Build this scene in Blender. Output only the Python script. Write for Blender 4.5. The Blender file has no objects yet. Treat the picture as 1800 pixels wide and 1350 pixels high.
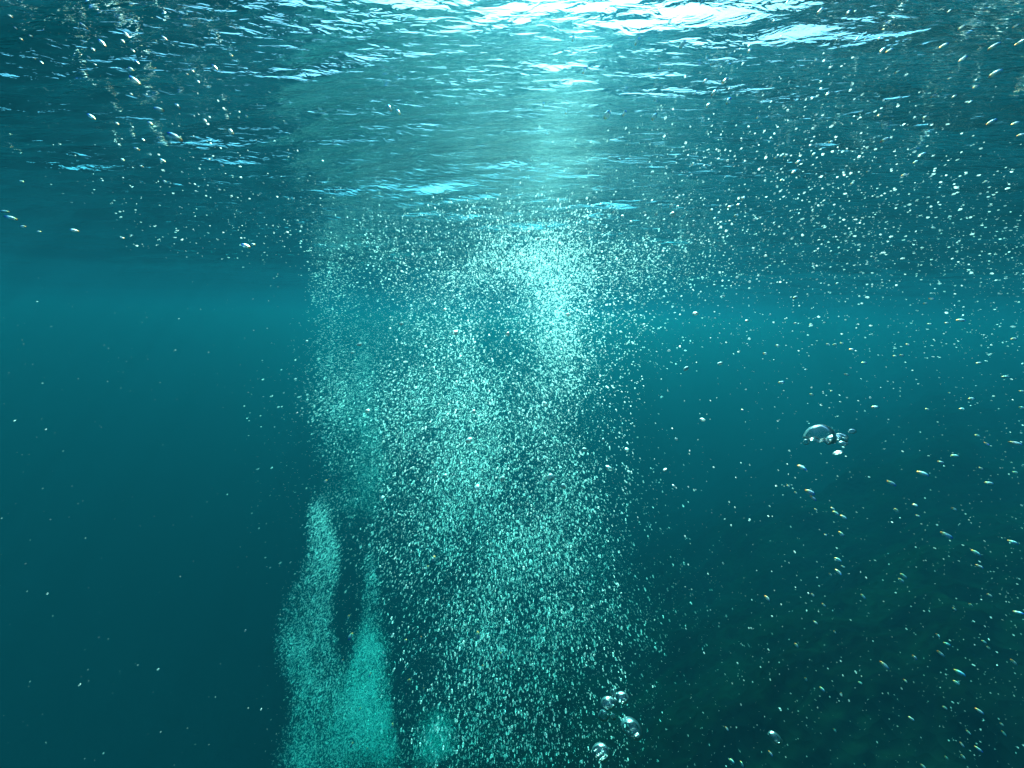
import bpy, bmesh, math, random
import numpy as np
from mathutils import Vector, Matrix, Euler

R = math.radians
rng = np.random.default_rng(7)
random.seed(7)
sc = bpy.context.scene
col = sc.collection

# ------------------------------------------------------------------ camera
CAM_Z = -0.80
PITCH = 9.0
ROLL = 1.2
F = 700.0                      # focal length in pixels of the 1800 px wide photograph
cam_d = bpy.data.cameras.new('camera')
cam_d.sensor_width = 36.0
cam_d.lens = 36.0 * F / 1800.0
cam_d.clip_start = 0.02
cam_d.clip_end = 500
cam = bpy.data.objects.new('camera', cam_d)
col.objects.link(cam)
cam.location = (0, 0, CAM_Z)
cam.rotation_euler = (Matrix.Rotation(R(90 - PITCH), 3, 'X') @ Matrix.Rotation(R(ROLL), 3, 'Z')).to_euler()
sc.camera = cam
CM = np.array(cam.rotation_euler.to_matrix())
CP = np.array(cam.location)

def at(px, py, d):
    """point(s) of the place seen at photo pixel (px, py), at depth d metres in front of the lens"""
    px, py, d = np.broadcast_arrays(np.asarray(px, float), np.asarray(py, float), np.asarray(d, float))
    v = np.stack([(px - 900) / F * d, (675 - py) / F * d, -d], -1)
    return v @ CM.T + CP

# ------------------------------------------------------------------ sky, sun, exposure
SUN_EL, SUN_AZ = 46.0, 8.0      # azimuth to the right of +Y
w = bpy.data.worlds.new('World'); sc.world = w; w.use_nodes = True
wn = w.node_tree.nodes; wn.clear()
sky = wn.new('ShaderNodeTexSky'); sky.sky_type = 'NISHITA'; sky.sun_disc = False
sky.sun_elevation = R(SUN_EL); sky.sun_rotation = R(SUN_AZ)
bg = wn.new('ShaderNodeBackground'); bg.inputs['Strength'].default_value = 0.05
wo = wn.new('ShaderNodeOutputWorld')
w.node_tree.links.new(sky.outputs[0], bg.inputs[0]); w.node_tree.links.new(bg.outputs[0], wo.inputs[0])

sun_d = bpy.data.lights.new('sun', 'SUN'); sun_d.energy = 5.0; sun_d.angle = R(0.5); sun_d.color = (1.0, 0.94, 0.80)
sun = bpy.data.objects.new('sun', sun_d); col.objects.link(sun)
sdir = Vector((math.sin(R(SUN_AZ)) * math.cos(R(SUN_EL)), math.cos(R(SUN_AZ)) * math.cos(R(SUN_EL)), math.sin(R(SUN_EL))))
sun.rotation_euler = sdir.to_track_quat('Z', 'Y').to_euler()
sun.location = sdir * 30

sc.view_settings.view_transform = 'Standard'; sc.view_settings.look = 'None'
sc.view_settings.gamma = 1.0; sc.view_settings.exposure = 3.2
cy = sc.cycles
cy.use_denoising = True
cy.max_bounces = 10; cy.diffuse_bounces = 2; cy.glossy_bounces = 4; cy.transmission_bounces = 6
cy.transparent_max_bounces = 48; cy.volume_bounces = 0
cy.sample_clamp_indirect = 6.0
cy.caustics_reflective = True; cy.caustics_refractive = True

# ------------------------------------------------------------------ helpers
def mat(name):
    m = bpy.data.materials.new(name); m.use_nodes = True
    m.node_tree.nodes.clear()
    return m, m.node_tree.nodes, m.node_tree.links

def tag(o, label=None, cat=None, group=None, kind=None):
    for k, v in (('label', label), ('category', cat), ('group', group), ('kind', kind)):
        if v: o[k] = v
    return o

def mesh_np(name, V, Fc, smooth=True, m=None):
    """V (n,3), Fc (k, s) faces of constant size"""
    me = bpy.data.meshes.new(name)
    V = np.ascontiguousarray(V, np.float32); Fc = np.ascontiguousarray(Fc, np.int32)
    me.vertices.add(len(V)); me.vertices.foreach_set('co', V.ravel())
    k, s = Fc.shape
    me.loops.add(k * s); me.loops.foreach_set('vertex_index', Fc.ravel())
    me.polygons.add(k); me.polygons.foreach_set('loop_start', np.arange(0, k * s, s, dtype=np.int32))
    me.update(calc_edges=True)
    me.polygons.foreach_set('use_smooth', np.full(k, smooth))
    if m: me.materials.append(m)
    return me

def link(name, me, parent=None):
    o = bpy.data.objects.new(name, me); col.objects.link(o)
    if parent: o.parent = parent
    return o

NROT = np.array(Euler((.7, .5, .9)).to_matrix())
def vnoise(P, seed=0):
    """smooth 3-D value noise in 0..1"""
    P = np.asarray(P, float) @ NROT; I = np.floor(P).astype(np.int64); f = P - I; f = f * f * (3 - 2 * f)
    def h(i):
        n = (i[..., 0] * 374761393 + i[..., 1] * 668265263 + i[..., 2] * 2147483647 + seed * 974711) & 0xffffffff
        n = ((n ^ (n >> 13)) * 1274126177) & 0xffffffff
        return ((n ^ (n >> 16)) & 0xffff) / 65535.0
    r = 0
    for a in (0, 1):
        for b in (0, 1):
            for c in (0, 1):
                wt = (f[..., 0] if a else 1 - f[..., 0]) * (f[..., 1] if b else 1 - f[..., 1]) * (f[..., 2] if c else 1 - f[..., 2])
                r = r + wt * h(I + np.array([a, b, c]))
    return r

def polar(r0, r1, nr, nf, nb):
    """a sheet of rings round the camera: fine in front, coarser behind"""
    rr = np.exp(np.linspace(math.log(r0), math.log(r1), nr))
    front = np.linspace(R(28), R(152), nf, endpoint=False)
    back = np.linspace(R(152), R(388), nb, endpoint=False)
    th = np.concatenate([front, back]); nt = len(th)
    A, B = np.meshgrid(rr, th, indexing='ij')
    X = (A * np.cos(B)).ravel(); Y = (A * np.sin(B)).ravel()
    i, j = np.meshgrid(np.arange(nr - 1), np.arange(nt), indexing='ij'); jn = (j + 1) % nt
    Fc = np.stack([i * nt + j, (i + 1) * nt + j, (i + 1) * nt + jn, i * nt + jn], -1).reshape(-1, 4)
    n0 = nr * nt
    X = np.append(X, 0); Y = np.append(Y, 0)
    cap = np.stack([np.full(nt, n0), np.arange(nt), (np.arange(nt) + 1) % nt, (np.arange(nt) + 1) % nt], -1)
    return X, Y, Fc, cap[:, :3], np.append(A.ravel(), 0)

# ------------------------------------------------------------------ water surface seen from below
def wave_height(X, Y, Rr):
    wr = np.random.default_rng(21)
    Z = np.zeros_like(X); cell = np.maximum(Rr * 0.010, 0.004)
    comps = [(4.6, .060, 84, 3.6), (3.1, .010, 65, 4.0), (2.2, .008, 118, 2.0), (7.5, .038, 100, 0.3)]
    for k in range(110):
        lam = 1.6 * (0.03 / 1.6) ** (k / 109.0) * wr.uniform(.85, 1.15)
        amp = 0.0046 * lam ** 0.85 * wr.uniform(.5, 1.3)
        comps.append((lam, amp, 86 + wr.normal() * (15 if k > 8 else 10), wr.uniform(0, 6.28)))
    # slow patches where the ripples are stronger or nearly gone
    gust = 0.45 + 1.0 * vnoise(np.stack([X * .55 + 3, Y * .8, X * 0], -1), 5) ** 1.3
    wx = 0.10 * np.sin(Y * 2.1 + X * .7); wy = 0.12 * np.sin(X * 1.7 + 1.0)
    for lam, amp, deg, ph in comps:
        k = 2 * math.pi / lam; c, s = math.cos(R(deg)), math.sin(R(deg))
        att = np.exp(-(2.2 * cell / lam) ** 2)
        if lam > 1.7:
            Z += amp * np.sin(k * (X * c + Y * s) + ph) * att
        else:
            amp = amp * (1 + .4 * math.exp(-(math.log(lam / .4) / .6) ** 2))
            q = np.sin(k * ((X + wx) * c + (Y + wy) * s) + ph)
            Z += -amp * (1 - np.abs(q)) ** 1.0 * 1.5 * att * gust if (int(ph * 7) % 3 == 0) else amp * q * att * gust
    # the surface boils where the plume breaks through it
    c = at(920, 450, 3.6); rp_ = np.hypot(X - c[0], Y - c[1]); e_ = np.exp(-(rp_ / 1.5) ** 2)
    a_ = np.arctan2(Y - c[1], X - c[0])
    Z += e_ * (.0035 * np.sin(rp_ * 2 * math.pi / .17 + 1.2 * np.sin(a_ * 3) + 2 * vnoise(np.stack([X * 3, Y * 3, X * 0], -1), 77)) * np.exp(-(cell / .06) ** 2) + .016 * vnoise(np.stack([X * 2.4, Y * 2.4, X * 0 + 4], -1), 78))
    return Z

X, Y, Fq, Ft, Rr = polar(0.25, 52, 760, 800, 240)
Z = wave_height(X, Y, Rr)
V = np.stack([X, Y, Z], -1)
m, N, L = mat('water_skin')
out = N.new('ShaderNodeOutputMaterial')
fr = N.new('ShaderNodeFresnel'); fr.inputs['IOR'].default_value = 1.333
tr = N.new('ShaderNodeBsdfTransparent'); tr.inputs[0].default_value = (1, 1, 1, 1)
rf = N.new('ShaderNodeBsdfRefraction'); rf.inputs['IOR'].default_value = 1.333; rf.inputs['Roughness'].default_value = 0.10
gl = N.new('ShaderNodeBsdfGlossy'); gl.inputs['Roughness'].default_value = 0.03
mx1 = N.new('ShaderNodeMixShader'); mx1.inputs[0].default_value = 0.22
mx2 = N.new('ShaderNodeMixShader')
geo = N.new('ShaderNodeNewGeometry')
mp = N.new('ShaderNodeMapping'); mp.inputs['Scale'].default_value = (4.5, 14, 4)
nz = N.new('ShaderNodeTexNoise'); nz.inputs['Scale'].default_value = 3.0; nz.inputs['Detail'].default_value = 3.0; nz.inputs['Distortion'].default_value = .6
bp = N.new('ShaderNodeBump'); bp.inputs['Strength'].default_value = 0.9; bp.inputs['Distance'].default_value = 0.010
L.new(geo.outputs['Position'], mp.inputs['Vector']); L.new(mp.outputs[0], nz.inputs['Vector']); L.new(nz.outputs[0], bp.inputs['Height'])
for n_ in (fr, rf, gl): L.new(bp.outputs[0], n_.inputs['Normal'])
L.new(tr.outputs[0], mx1.inputs[1]); L.new(rf.outputs[0], mx1.inputs[2])
L.new(fr.outputs[0], mx2.inputs[0]); L.new(mx1.outputs[0], mx2.inputs[1]); L.new(gl.outputs[0], mx2.inputs[2])
L.new(mx2.outputs[0], out.inputs['Surface'])
me = mesh_np('water_surface', V, Fq, True, m)
surf = link('water_surface', me); tag(surf, kind='structure')

# ------------------------------------------------------------------ seabed: deep on the left, a reef slope rising on the right
def reef_height(X, Y):
    q = 0.65 * X - 0.67 * Y - 4.0
    Z = -18 + 15.6 / (1 + np.exp(-(q + 9.2) / 3.1))
    Z = np.where(q > -14, np.maximum(Z, np.minimum(q, -2.4 - 1.2 * np.exp(-(q + 2.4).clip(0) / 2))), Z)
    P = np.stack([X, Y, Z], -1)
    b = 0
    for i, (f, a) in enumerate(((.35, .9), (.8, .55), (1.9, .34), (4.2, .17), (9, .08), (18, .035))):
        n = vnoise(P * f + 11.3, 30 + i)
        b = b + a * n
    return Z + b - .9
X, Y, Fq, Ft, Rr = polar(0.3, 56, 380, 420, 160)
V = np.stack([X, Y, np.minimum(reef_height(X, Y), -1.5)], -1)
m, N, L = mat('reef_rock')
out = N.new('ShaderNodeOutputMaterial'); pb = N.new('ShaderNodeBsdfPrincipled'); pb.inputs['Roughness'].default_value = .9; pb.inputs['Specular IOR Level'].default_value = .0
tc = N.new('ShaderNodeTexCoord')
n1 = N.new('ShaderNodeTexNoise'); n1.inputs['Scale'].default_value = 1.6; n1.inputs['Detail'].default_value = 8
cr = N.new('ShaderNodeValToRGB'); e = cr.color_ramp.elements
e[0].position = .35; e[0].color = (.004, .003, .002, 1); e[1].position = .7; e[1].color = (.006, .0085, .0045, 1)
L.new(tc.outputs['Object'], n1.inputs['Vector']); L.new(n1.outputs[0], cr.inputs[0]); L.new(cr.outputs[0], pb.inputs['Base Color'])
n2 = N.new('ShaderNodeTexVoronoi'); n2.inputs['Scale'].default_value = 9
bp = N.new('ShaderNodeBump'); bp.inputs['Strength'].default_value = .6; bp.inputs['Distance'].default_value = .05
L.new(tc.outputs['Object'], n2.inputs['Vector']); L.new(n2.outputs[0], bp.inputs['Height']); L.new(bp.outputs[0], pb.inputs['Normal'])
L.new(pb.outputs[0], out.inputs['Surface'])
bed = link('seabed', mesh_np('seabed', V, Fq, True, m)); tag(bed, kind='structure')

# ------------------------------------------------------------------ the water itself: one closed box of even density
bm = bmesh.new(); bmesh.ops.create_cube(bm, size=1)
for v in bm.verts: v.co = Vector((v.co.x * 120, v.co.y * 120, 0.9 if v.co.z > 0 else -29.0))
me = bpy.data.meshes.new('haze'); bm.to_mesh(me); bm.free()
m, N, L = mat('sea_water_body')
out = N.new('ShaderNodeOutputMaterial'); pv = N.new('ShaderNodeVolumePrincipled')
# what the water does to light, per metre: (scattered forward, scattered all round, absorbed) for red, green, blue
FWD, ALL, ABS = (.0012, .0141, .0124), (.0014, .0000, .0105), (.34, .068, .066)
def principled(node, scat, absb, g):
    rho = 1.0
    node.inputs['Density'].default_value = rho; node.inputs['Anisotropy'].default_value = g
    node.inputs['Color'].default_value = (*[s_ / rho for s_ in scat], 1)
    node.inputs['Absorption Color'].default_value = (*[max(0.0, 1 - a_ / (1 - s_)) ** 2 for s_, a_ in zip(scat, absb)], 1)
principled(pv, FWD, ABS, .82)
pv2 = N.new('ShaderNodeVolumePrincipled'); principled(pv2, ALL, (0, 0, 0), 0.0)
ad = N.new('ShaderNodeAddShader'); L.new(pv.outputs[0], ad.inputs[0]); L.new(pv2.outputs[0], ad.inputs[1])
L.new(ad.outputs[0], out.inputs['Volume']); me.materials.append(m)
hz = link('haze', me); tag(hz, kind='stuff')

# ------------------------------------------------------------------ bubble materials
def fizz_mat():
    m, N, L = mat('air_bubble_fizz')
    out = N.new('ShaderNodeOutputMaterial')
    tp = N.new('ShaderNodeBsdfTransparent'); tl = N.new('ShaderNodeBsdfTranslucent'); tl.inputs[0].default_value = (.95, .98, .98, 1)
    g = N.new('ShaderNodeBsdfGlossy'); g.inputs['Color'].default_value = (1, 1, 1, 1); g.inputs['Roughness'].default_value = .5
    fr = N.new('ShaderNodeFresnel'); fr.inputs['IOR'].default_value = .75
    mr = N.new('ShaderNodeMapRange'); mr.inputs['To Min'].default_value = .42; mr.inputs['To Max'].default_value = .8
    L.new(fr.outputs[0], mr.inputs[0])
    a = N.new('ShaderNodeMixShader'); a.inputs[0].default_value = .5
    b = N.new('ShaderNodeMixShader'); L.new(mr.outputs[0], b.inputs[0])
    L.new(tl.outputs[0], a.inputs[1]); L.new(g.outputs[0], a.inputs[2])
    L.new(tp.outputs[0], b.inputs[1]); L.new(a.outputs[0], b.inputs[2]); L.new(b.outputs[0], out.inputs[0])
    return m
def skin_mat(name, rough=.16, tint=False):
    """air inside water: the rim mirrors, the middle lets the water behind show through"""
    m, N, L = mat(name)
    out = N.new('ShaderNodeOutputMaterial')
    fr = N.new('ShaderNodeFresnel'); fr.inputs['IOR'].default_value = .75
    tp = N.new('ShaderNodeBsdfTransparent'); g = N.new('ShaderNodeBsdfGlossy'); g.inputs['Roughness'].default_value = rough
    tc = N.new('ShaderNodeTexCoord'); nz = N.new('ShaderNodeTexNoise'); nz.inputs['Scale'].default_value = 1.3; nz.inputs['Detail'].default_value = 1.5
    bp = N.new('ShaderNodeBump'); bp.inputs['Strength'].default_value = .05 if rough < .2 else .3; bp.inputs['Distance'].default_value = .25
    L.new(tc.outputs['Object'], nz.inputs['Vector']); L.new(nz.outputs[0], bp.inputs['Height'])
    L.new(bp.outputs[0], fr.inputs['Normal']); L.new(bp.outputs[0], g.inputs['Normal'])
    mr = N.new('ShaderNodeMapRange'); mr.inputs['To Min'].default_value = .07 if rough < .2 else .6; mr.inputs['To Max'].default_value = 1.0
    L.new(fr.outputs[0], mr.inputs[0])
    g2 = N.new('ShaderNodeBsdfGlossy'); g2.inputs['Roughness'].default_value = .30 if rough < .2 else .75
    gm = N.new('ShaderNodeMixShader'); gm.inputs[0].default_value = .5
    L.new(g.outputs[0], gm.inputs[1]); L.new(g2.outputs[0], gm.inputs[2])
    a = N.new('ShaderNodeMixShader'); L.new(mr.outputs[0], a.inputs[0]); L.new(tp.outputs[0], a.inputs[1]); L.new(gm.outputs[0], a.inputs[2])
    if tint:      # lens colour fringing painted into the skin: warm at one end, blue at the other
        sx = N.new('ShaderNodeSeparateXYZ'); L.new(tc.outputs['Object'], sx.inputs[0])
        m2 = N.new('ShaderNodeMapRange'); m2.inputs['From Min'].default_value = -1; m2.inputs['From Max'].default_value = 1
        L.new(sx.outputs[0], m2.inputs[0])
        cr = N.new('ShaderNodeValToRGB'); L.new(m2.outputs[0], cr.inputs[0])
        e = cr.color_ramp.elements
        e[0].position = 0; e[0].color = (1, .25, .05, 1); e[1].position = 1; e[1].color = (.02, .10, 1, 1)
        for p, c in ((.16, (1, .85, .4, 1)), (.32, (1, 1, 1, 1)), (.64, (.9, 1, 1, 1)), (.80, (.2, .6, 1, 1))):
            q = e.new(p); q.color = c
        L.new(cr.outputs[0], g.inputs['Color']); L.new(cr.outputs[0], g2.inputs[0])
    L.new(a.outputs[0], out.inputs[0])
    return m
M_FIZZ = fizz_mat()
M_SKIN = skin_mat('air_bubble_skin', .10)
M_SPARK = skin_mat('air_bubble_bright_skin', .4)
M_FRINGE = skin_mat('air_bubble_lens_fringe_skin', .45, True)

# ------------------------------------------------------------------ unit shapes
def ico(sub):
    bm = bmesh.new(); bmesh.ops.create_icosphere(bm, subdivisions=sub, radius=1)
    V = np.array([v.co[:] for v in bm.verts]); Fc = np.array([[v.index for v in f.verts] for f in bm.faces]); bm.free()
    return V, Fc
OCT_V = np.array([[1, 0, 0], [-1, 0, 0], [0, 1, 0], [0, -1, 0], [0, 0, 1], [0, 0, -1]], float)
OCT_F = np.array([[0, 2, 4], [2, 1, 4], [1, 3, 4], [3, 0, 4], [2, 0, 5], [1, 2, 5], [3, 1, 5], [0, 3, 5]])
ICO1, ICO2, ICO3, ICO4 = ico(1), ico(2), ico(3), ico(4)

def frames(n, axis=None):
    """random frames (n,3,3); columns: long axis, side, up. axis: preferred long axis (n,3)"""
    a = rng.normal(size=(n, 3)); a[:, 2] *= .45
    if axis is not None: a = a * .22 + axis
    a /= np.linalg.norm(a, axis=1)[:, None]
    u = np.tile([0, 0, 1.], (n, 1)) + rng.normal(size=(n, 3)) * .15
    s = np.cross(u, a); s /= np.linalg.norm(s, axis=1)[:, None] + 1e-9
    u = np.cross(a, s)
    return np.stack([a, s, u], -1)

def cloud_mesh(name, P, rad, shape, m, stretch, axis=None):
    V0, F0 = shape; n = len(P)
    S = np.stack([rad * stretch, rad, rad * rng.uniform(.6, .95, n)], -1)
    Q = frames(n, axis)
    jit = 1 + rng.uniform(-.22, .22, (n, len(V0), 1))
    V = np.einsum('nij,nvj->nvi', Q, V0[None] * jit * S[:, None, :]) + P[:, None, :]
    Fc = F0[None] + (np.arange(n) * len(V0))[:, None, None]
    return mesh_np(name, V.reshape(-1, 3), Fc.reshape(-1, 3), True, m)

# lens streaks put into the bubble shapes: drawn out away from a plume point
STREAK_ORIGIN = at(880, 560, 2.2)
def streak_axis(P):
    a = P - STREAK_ORIGIN; a[:, 1] *= .35
    r = np.linalg.norm(a, axis=1)
    return a / r[:, None], r

# ------------------------------------------------------------------ bubble clouds (uncountable fizz)
# component: rows of (photo y, centre x, half width, weight), depth range, radius range (mm), number, clumping
def sample(rows, d0, d1, n, clump=1.0, fs=4.0, seed=1, edge=1.0):
    rows = np.array(rows, float); out = []
    cum = np.concatenate([[0], np.cumsum((rows[1:, 3] + rows[:-1, 3]) / 2 * np.diff(rows[:, 0]))]); tot = cum[-1]
    got = 0
    while got < n:
        k = 4 * n
        py = np.interp(rng.uniform(0, tot, k), cum, rows[:, 0])
        c = np.interp(py, rows[:, 0], rows[:, 1]); h = np.interp(py, rows[:, 0], rows[:, 2])
        u = np.cos(rng.uniform(0, math.pi, k)) * np.sqrt(rng.uniform(.0, 1, k)) * rng.uniform(.8, 1.12, k) if edge == 2 else rng.normal(size=k) * .55 if edge >= 1 else rng.uniform(-1, 1, k)
        wob = h * .32 * np.sin(py / 61.0 + seed * 1.7) * np.sin(py / 143.0 + seed) if edge >= 1 else 0
        py = py + rng.normal(size=k) * 14
        d = rng.uniform(d0, d1, k)
        # a round column: thin in depth towards its sides
        dm = (d0 + d1) / 2; d = dm + (d - dm) * np.sqrt(np.clip(1 - u * u * .7, .1, 1))
        P = at(c + u * h + wob, py, d)
        nn = vnoise(P * fs * np.array([1, 1, .55]), seed) * .45 + vnoise(P * fs * 2.6, seed + 9) * .25
        nn = nn + vnoise(P * np.array([2.4, 1.2, 1.1]) + 4, seed + 17) * .30
        keep = rng.uniform(size=k) < np.clip((nn - .5) * 4.2 * clump + .42, .03, 1)
        keep &= P[:, 2] < -0.02
        P = P[keep]; out.append(P); got += len(P)
    return np.concatenate(out)[:n]

clouds = []   # (points, radii)
def comp(rows, d0, d1, n, r0, r1, clump=1.0, fs=4.0, edge=1.0, pw=3.2):
    P = sample(rows, d0, d1, int(n * 1.7), clump, fs, len(clouds) + 3, edge)
    n = len(P); r = (r0 + (r1 - r0) * rng.uniform(size=n) ** pw) * 1.06e-3
    clouds.append((P, r)); return P, r

CENTRE = [(350, 930, 230, .3), (440, 915, 215, .8), (500, 900, 200, 1.1), (600, 870, 195, 1.1), (700, 835, 210, 1.0), (850, 840, 215, 1.0), (1000, 870, 215, .8), (1150, 870, 215, .45), (1350, 890, 240, .2)]
comp(CENTRE, 2.6, 4.2, 27000, 1.0, 6.0, 1.1, 3.0)
comp(CENTRE, 3.6, 5.6, 24000, 1.1, 4.2, 1.2, 2.2)
comp([(340, 960, 90, .1), (440, 970, 90, .3), (500, 985, 60, .8), (650, 978, 58, .9), (850, 962, 64, .9), (950, 925, 100, .7), (1150, 900, 130, .35), (1350, 900, 160, .12)], 2.2, 3.4, 6000, 1.1, 6.5, .9, 3.5)
comp([(440, 920, 220, 1), (700, 900, 230, .8), (1000, 880, 215, .8), (1350, 880, 225, .8)], 1.3, 2.4, 2200, 1.6, 4.5, .6, 3.5, 0)
comp([(430, 620, 60, .3), (470, 600, 45, .5), (600, 590, 40, .7), (750, 590, 45, .6), (900, 600, 60, .5)], 4.4, 5.4, 1700, 2.6, 5.5, .8, 3.0)
comp([(500, 630, 30, .5), (700, 635, 25, .5), (800, 635, 45, .9), (900, 650, 50, .5)], 6.0, 7.2, 3000, 2.5, 4.5, .7, 2.0)
comp([(885, 566, 14, .1), (910, 562, 24, .5), (980, 570, 34, .6), (1050, 553, 44, .9), (1120, 548, 54, 1.4), (1350, 556, 84, 2.4)], 3.2, 4.6, 9500, 1.5, 5.0, 1.3, 5.0, 2)
comp([(1085, 646, 10, .1), (1105, 646, 22, .6), (1140, 645, 38, 1.2), (1200, 640, 48, 1.5), (1350, 635, 70, 1.5)], 4.6, 5.6, 13000, 1.6, 4.0, .8, 5.0, 2)
comp([(985, 650, 12, .3), (1030, 650, 18, 1.), (1100, 648, 30, .7), (1160, 646, 40, .3)], 4.2, 5.2, 500, 2.8, 5.0, .9, 4.0)
comp([(1260, 772, 22, .4), (1290, 772, 30, .9), (1350, 772, 36, 1.0)], 6.5, 7.4, 3500, 3, 4.6, .1, 2.0)
comp([(330, 900, 260, .5), (430, 880, 280, 1.2), (480, 880, 250, 1.0), (520, 880, 250, .2)], 2.2, 5.5, 4000, 1.8, 5.5, 1.0, 2.5)
comp([(480, 300, 300, 1), (900, 280, 300, .6), (1350, 280, 300, .3)], .7, 2.6, 170, .5, 1.6, .3, 3, 0)
# open water on the right, and the drift under the surface
comp([(400, 1400, 480, 1.6), (520, 1400, 480, .9), (700, 1400, 480, .55), (1000, 1400, 430, .55), (1350, 1450, 430, .6)], .9, 2.6, 2200, .6, 2.2, .5, 2.5, 0, 3.0)
comp([(20, 1430, 420, 1.2), (250, 1380, 460, 1.3), (430, 1330, 480, 1.3), (500, 1330, 480, .6), (620, 1330, 480, .1)], 1.0, 3.0, 2500, .6, 3.4, 1.0, 3.5, 0, 3.0)
comp([(150, 320, 220, .8), (300, 330, 260, .8), (440, 450, 220, 1.1)], 1.0, 3.6, 260, 1.2, 3.4, 1.4, 4.0, 0, 2.5)

P = np.concatenate([c[0] for c in clouds]); r = np.concatenate([c[1] for c in clouds])
ok = P[:, 2] < wave_height(P[:, 0], P[:, 1], np.hypot(P[:, 0], P[:, 1])) - .02
P, r = P[ok], r[ok]
ax, rd = streak_axis(P.copy())
st = 1.15 + np.clip(rd - .9, 0, 1.3) * .9
st *= rng.uniform(.8, 1.25, len(P))
big = r > 4.2e-3
o = link('bubble_fizz', cloud_mesh('bubble_fizz', P[~big], r[~big], ICO1, M_FIZZ, st[~big], ax[~big]))
tag(o, 'fine fizz of tiny silver bubbles drifting through the teal water', 'bubbles', kind='stuff')
o = link('bubble_froth', cloud_mesh('bubble_froth', P[big], r[big], ICO1, M_FIZZ, st[big], ax[big]))
tag(o, 'coarser small bubbles scattered through the rising plumes of fizz', 'bubbles', kind='stuff')

print('fizz', len(P))

# ------------------------------------------------------------------ single bubbles that stand out
def unit_bubble(name, shape, seed, amp, m, f=1.1):
    V0, F0 = shape
    d = 1 + amp * (vnoise(V0 * f + 7, seed) - .5) * 2 + amp * .5 * (vnoise(V0 * f * 2.3 + 3, seed + 5) - .5)
    return mesh_np(name, V0 * d[:, None], F0, True, m)
SPARKS = [unit_bubble('bubble', ICO2, k, .28, M_SPARK) for k in range(5)]
FRINGED = [unit_bubble('bubble', ICO2, 20 + k, .28, M_FRINGE) for k in range(5)]

def below_surface(px, py, d, gap):
    for _ in range(60):
        p = at(px, py, d)
        if p[2] < wave_height(np.array([p[0]]), np.array([p[1]]), np.array([math.hypot(p[0], p[1])]))[0] - gap: break
        d *= .95
    return p, d

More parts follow.
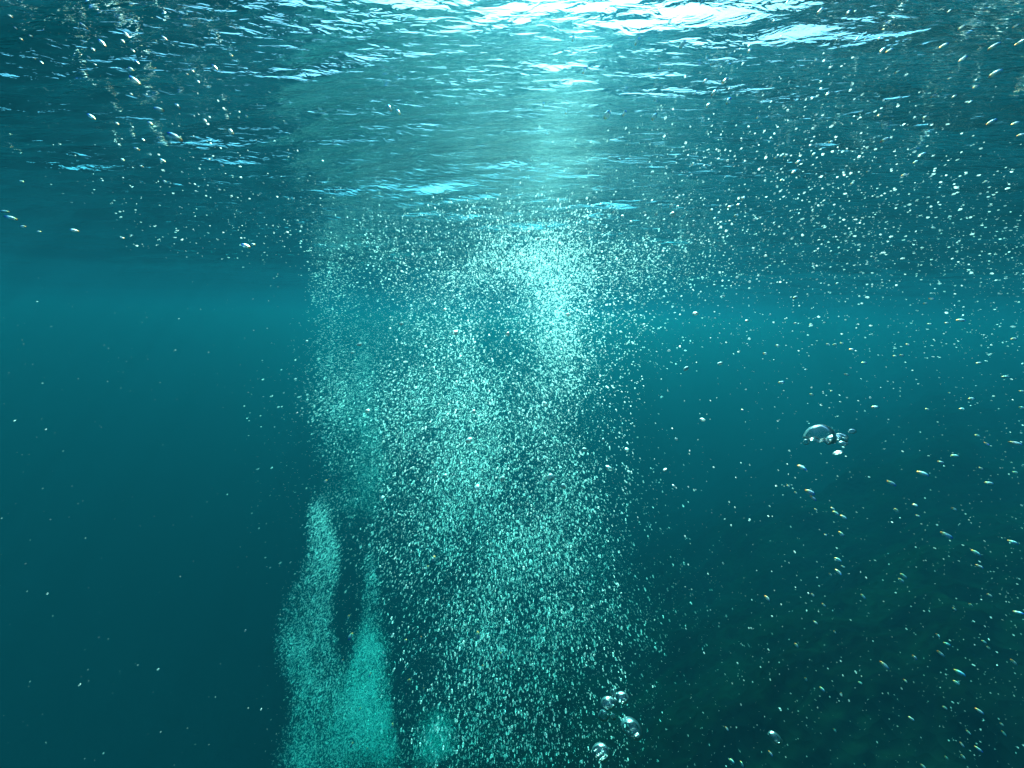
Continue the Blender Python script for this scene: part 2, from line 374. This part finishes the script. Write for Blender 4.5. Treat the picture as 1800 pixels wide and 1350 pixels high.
SETS = [
 ('ur', 'tiny glinting bubble drifting just under the rippled surface at the upper right', 'bubbles under the ripples at the upper right', 1350, 0, .2518,
  [(365,75,20),(135,15,16),(40,145,14),(625,265,17),(685,270,15),(780,265,17),(800,350,20),(850,350,18),(905,500,17),(1230,315,20),(1350,190,24),(1580,320,25),(1360,410,20),(1590,510,26),(1770,290,18),(1155,670,20),(1450,605,18),(1300,672,18),(1560,850,18),(1730,860,22),(1770,940,14),(820,975,18),(650,780,14),(780,800,15),(440,990,13),(320,1075,14),(125,1085,12),(55,1100,11),(180,1200,13),(95,1255,12),(1075,1080,17),(1030,1130,10),(1095,815,14),(415,655,13),(335,415,11),(370,570,11),(1270,545,14),(1410,710,13),(610,75,12),(560,85,10),(1265,75,15),(1730,180,16),(700,1195,10),(950,1220,10),(590,1280,11),(210,1130,10),(1520,1265,11)]),
 ('ul', 'tiny glinting bubble drifting under the dark blue ripples at the upper left', 'bubbles under the ripples at the upper left', 0, 0, .2518,
  [(585,180,20),(715,300,22),(880,240,20),(940,560,30),(650,345,14),(925,350,13),(1500,470,17),(1610,380,13),(640,815,24),(815,860,14),(1110,765,18),(1240,740,18),(1225,955,26),(955,1040,16),(1135,1120,18),(1050,860,15),(1000,975,13),(1430,840,14),(1610,915,15),(150,1265,17),(235,405,14),(290,435,12),(145,270,13),(110,195,12),(70,110,14),(915,480,14),(1550,1155,12),(1460,1110,9),(1150,1265,10),(855,1115,11),(985,1160,10),(1305,515,11),(1340,490,9),(1385,570,9),(960,435,11),(620,400,10),(665,450,9),(855,285,9),(1145,265,12),(915,655,11),(215,250,11),(1670,780,10),(1720,810,9),
   (32,1477,24),(79,1521,20),(159,1581,18),(270,1616,15),(516,1608,15),(854,1660,14),(1716,1716,16),(1767,1707,14)]),
 ('uc', 'small bright bubble hanging under the pale sunlit ripples above the plume', 'bubbles under the sunlit ripples', 900, 0, .5,
  [(215,135,14),(440,145,10),(450,105,9),(600,155,12),(665,10,14),(835,178,12),(705,222,10),(520,235,12),(253,247,13),(325,240,7),(335,402,13),(395,398,14),(500,410,15),(690,370,11),(760,355,9),(750,283,14),(680,283,10),(645,325,9),(710,325,10),(555,75,11),(865,412,8),(190,395,8),(110,367,10),(-430,380,15),(-400,394,15)]),
 ('row', 'small white bubble in the loose band where the ripples fade toward the horizon', 'bubbles in the band below the ripples', 900, 200, .2518,
  [(1150,590,12),(1250,603,9),(1155,645,10),(1110,640,8),(1005,700,10),(1120,700,13),(1060,740,8),(830,755,10),(770,715,9),(710,685,9),(925,688,8),(1395,670,10),(1520,650,9),(1580,635,12),(1615,590,12),(1415,730,9),(1565,710,9),(1735,725,12),(1265,780,10),(1185,855,8),(980,410,12),(1265,348,9),(180,875,12),(400,735,9),(155,740,8),(240,780,8),(540,735,7),(390,685,8)]),
 ('mr', 'small white bubble floating in the open teal water right of the plume', 'bubbles in the open teal water', 1150, 480, .3611,
  [(293,58,6),(335,112,7),(200,197,7),(450,232,6),(687,118,8),(890,50,8),(1350,125,14),(1320,147,8),(320,440,11),(155,465,8),(540,392,11),(600,352,7),(845,346,9),(880,347,12),(915,342,9),(962,372,9),(1022,436,9),(937,494,11),(763,250,7),(688,244,6),(618,532,8),(767,592,9),(863,573,7),(1205,400,11),(1172,404,8),(1235,348,9),(1495,230,11),(1425,243,9),(1340,248,9),(1750,320,12),(1710,505,16),(1580,438,10),(1545,612,12),(1790,655,13),(1790,574,10),(1575,792,14),(1760,828,16),(1465,890,15),(1395,921,14),(1310,978,16),(1155,1023,13),(1630,1022,17),(1620,832,10),(1757,970,14),(1590,950,10),(720,948,12),(755,1065,10),(775,1097,9),(653,1037,9),(690,1070,8),(107,808,10),(235,713,12),(52,958,8),(95,1036,8),(430,667,7),(1075,653,10),(1330,663,11),(1270,1130,10),(870,1147,9),(1460,1148,12),(1500,662,8),(1437,583,8)]),
 ('lr', 'tiny glinting bubble drawn out in front of the dark reef slope at the lower right', 'bubbles in front of the reef', 1100, 850, .3889,
  [(640,520,18),(1073,510,16),(845,503,11),(895,548,11),(960,345,14),(980,374,9),(962,400,10),(925,411,8),(832,38,12),(850,70,9),(950,135,14),(985,152,9),(860,118,8),(975,230,10),(903,232,8),(1255,418,12),(1245,438,13),(1225,123,10),(1310,97,9),(1485,114,12),(1450,232,14),(1320,145,8),(1750,265,12),(1585,315,13),(1600,375,13),(1645,505,12),(1485,567,11),(1560,550,9),(1775,583,16),(1410,687,13),(1452,725,10),(1425,770,12),(1305,785,11),(1170,822,14),(1510,855,15),(1495,900,14),(1640,743,12),(1620,715,9),(1265,893,11),(1755,808,14),(858,628,10),(772,732,10),(945,671,8),(1060,900,10),(1600,1030,18),(1443,1013,11),(1290,1062,9),(1550,1125,12),(1520,1180,12),(1595,1200,13),(1525,1235,14),(1450,1240,13),(1700,1088,14),(1710,1130,12),(945,1115,14),(655,1220,11),(457,1108,11),(480,1255,11),(525,1270,10),(815,885,9),(888,930,10),(975,950,10),(1080,1272,8),(1345,1278,12)]),
 ('pl', 'bright bubble larger than the fizz around it within the rising plumes', 'larger bubbles within the plumes', 450, 450, .3889,
  [(900,345,15),(1138,353,13),(853,242,10),(467,400,9),(437,435,7),(657,305,8),(505,700,10),(905,570,9),(982,703,10),(962,833,10),(1115,1007,14),(1000,1050,10),(1305,668,12),(1410,265,10),(570,1095,11),(315,1017,10),(855,990,8),(1390,1040,13),(1595,960,10),(1675,875,10),(1570,830,9),(1485,873,10),(1330,1000,12),(417,1632,13),(427,1718,10),(515,1893,11),(468,2050,10),(615,2125,12),(433,2208,12),(500,2228,10),(675,1742,10),(745,1727,11),(1003,1715,12),(690,1925,12),(757,1960,10),(1025,1857,11),(1107,1800,11),(390,1829,8),(230,385,9),(803,1369,9),(777,1408,9)]),
]
n_single = 0
for key, label, group, ox, oy, k, pts in SETS:
    for (x, y, s_) in pts:
        px, py = ox + x * k, oy + y * k; hl = s_ * k * (1.2 if key != 'uc' else .85) * random.choice((.7, .9, 1.0, 1.35))
        d = random.uniform(1.0, 2.3) if key != 'pl' else random.uniform(1.6, 2.6)
        p, d = below_surface(px, py, d, .03)
        out_r = math.hypot(px - 900, (py - 600) * 1.1)
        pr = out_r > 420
        o = link('bubble', random.choice(FRINGED if pr else SPARKS))
        a, rd = streak_axis(p[None].copy()); a = a[0] + np.array([random.gauss(0, .12) for _ in range(3)])
        if not pr: a = a + np.array([random.gauss(0, .8), random.gauss(0, .5), random.gauss(0, .3)])
        Xa = Vector(a).normalized(); Za = (Vector((0, 0, 1)) - Xa * Xa.z).normalized(); Ya = Za.cross(Xa)
        L_ = hl * d / F; st_ = 1.2 + max(0, out_r - 300) / 450.0 * random.uniform(.8, 1.3)
        Mx = Matrix((Xa, Ya, Za)).transposed().to_4x4()
        o.matrix_world = Matrix.Translation(Vector(p)) @ Mx @ Matrix.Diagonal((L_, L_ / st_, L_ / st_ * .85, 1))
        tag(o, label, 'bubble', group); n_single += 1
print('single', n_single)

def big_bubble(px, py, d, rx, rz, label, cap=.0, tilt=0, seed=1, amp=.12, ry=None):
    """a large wobbling bubble; cap > 0 flattens and hollows its underside"""
    V0, F0 = ICO4; V = V0.copy()
    n = vnoise(V * 1.3 + 5, seed) - .5; n2 = vnoise(V * 3.1 + 2, seed + 3) - .5; n3 = vnoise(V * 7.0, seed + 8) - .5
    V = V * (1 + amp * 1.6 * n + amp * .5 * n2 + amp * .08 * n3)[:, None]
    if cap > 0:
        lo = V[:, 2] < 0; rr = np.hypot(V[:, 0], V[:, 1])
        V[lo, 2] = V[lo, 2] * (1 - cap) + cap * .25 * np.clip(1 - rr[lo] ** 2, 0, 1) + .10 * np.sin(V[lo, 0] * 9 + seed) * np.cos(V[lo, 1] * 7)
    p = at(px, py, d); sc_ = d / F
    o = link('bubble', mesh_np('bubble', V, F0, True, M_SKIN))
    o.location = p; o.rotation_euler = (0, R(tilt), random.uniform(-.3, .3))
    o.scale = (rx * sc_, (ry or rx * .75) * sc_, rz * sc_)
    return tag(o, label, 'bubble')
big_bubble(1440, 773, .9, 27, 27, 'large domed air bubble with a flat wavy underside and a white glint', .85, 6, 11, .10)
big_bubble(1466, 770, .9, 13, 6, 'flattened white bubble touching the right side of the large domed bubble', .3, -22, 12)
big_bubble(1481, 766, .92, 9, 4, 'thin silvery bubble right of the flattened white one beside the dome', .3, 15, 13)
big_bubble(1484, 773, .9, 7, 4, 'tiny slanting bubble under the thin silvery one beside the dome', .2, 30, 14)
big_bubble(1498, 758, .88, 6, 4, 'small bright bubble above the right end of the domed bubble cluster', .0, 0, 15)
big_bubble(1417, 777, .9, 5, 5, 'tiny bubble hanging at the lower left edge of the large dome', .0, 0, 16)
big_bubble(1473, 796, .9, 8, 3.5, 'faint crescent shaped bubble below the domed bubble cluster', .5, -25, 17)
big_bubble(1482, 779, .93, 7, 4, 'small bubble just above the faint crescent shaped one', .0, 0, 18)
big_bubble(1093, 1227, 1.1, 13, 9, 'brightest bubble of the cluster at the bottom, glinting white on top', .2, 8, 21)
big_bubble(1069, 1236, 1.1, 14, 10, 'rounded clear bubble left of the brightest one in the bottom cluster', .1, -5, 22)
big_bubble(1078, 1217, 1.12, 6, 6, 'smallest bubble on top of the bottom cluster', .0, 0, 23)
big_bubble(1061, 1258, 1.1, 9, 10, 'small round bubble under the clear one in the bottom cluster', .0, 10, 24)
big_bubble(1078, 1260, 1.1, 5, 6, 'tiny bubble right of the small round one in the bottom cluster', .0, 0, 25)
big_bubble(1110, 1281, 1.0, 20, 15, 'largest bubble near the bottom edge with a speckled lower half', .35, 22, 26, .14)
big_bubble(1056, 1324, 1.0, 16, 15, 'open domed bubble at the bottom edge with a bright ridge inside', .55, 5, 27, .14)
big_bubble(1362, 1297, 1.0, 12, 8, 'lone oval bubble in front of the dark reef near the bottom edge', .2, 35, 28)
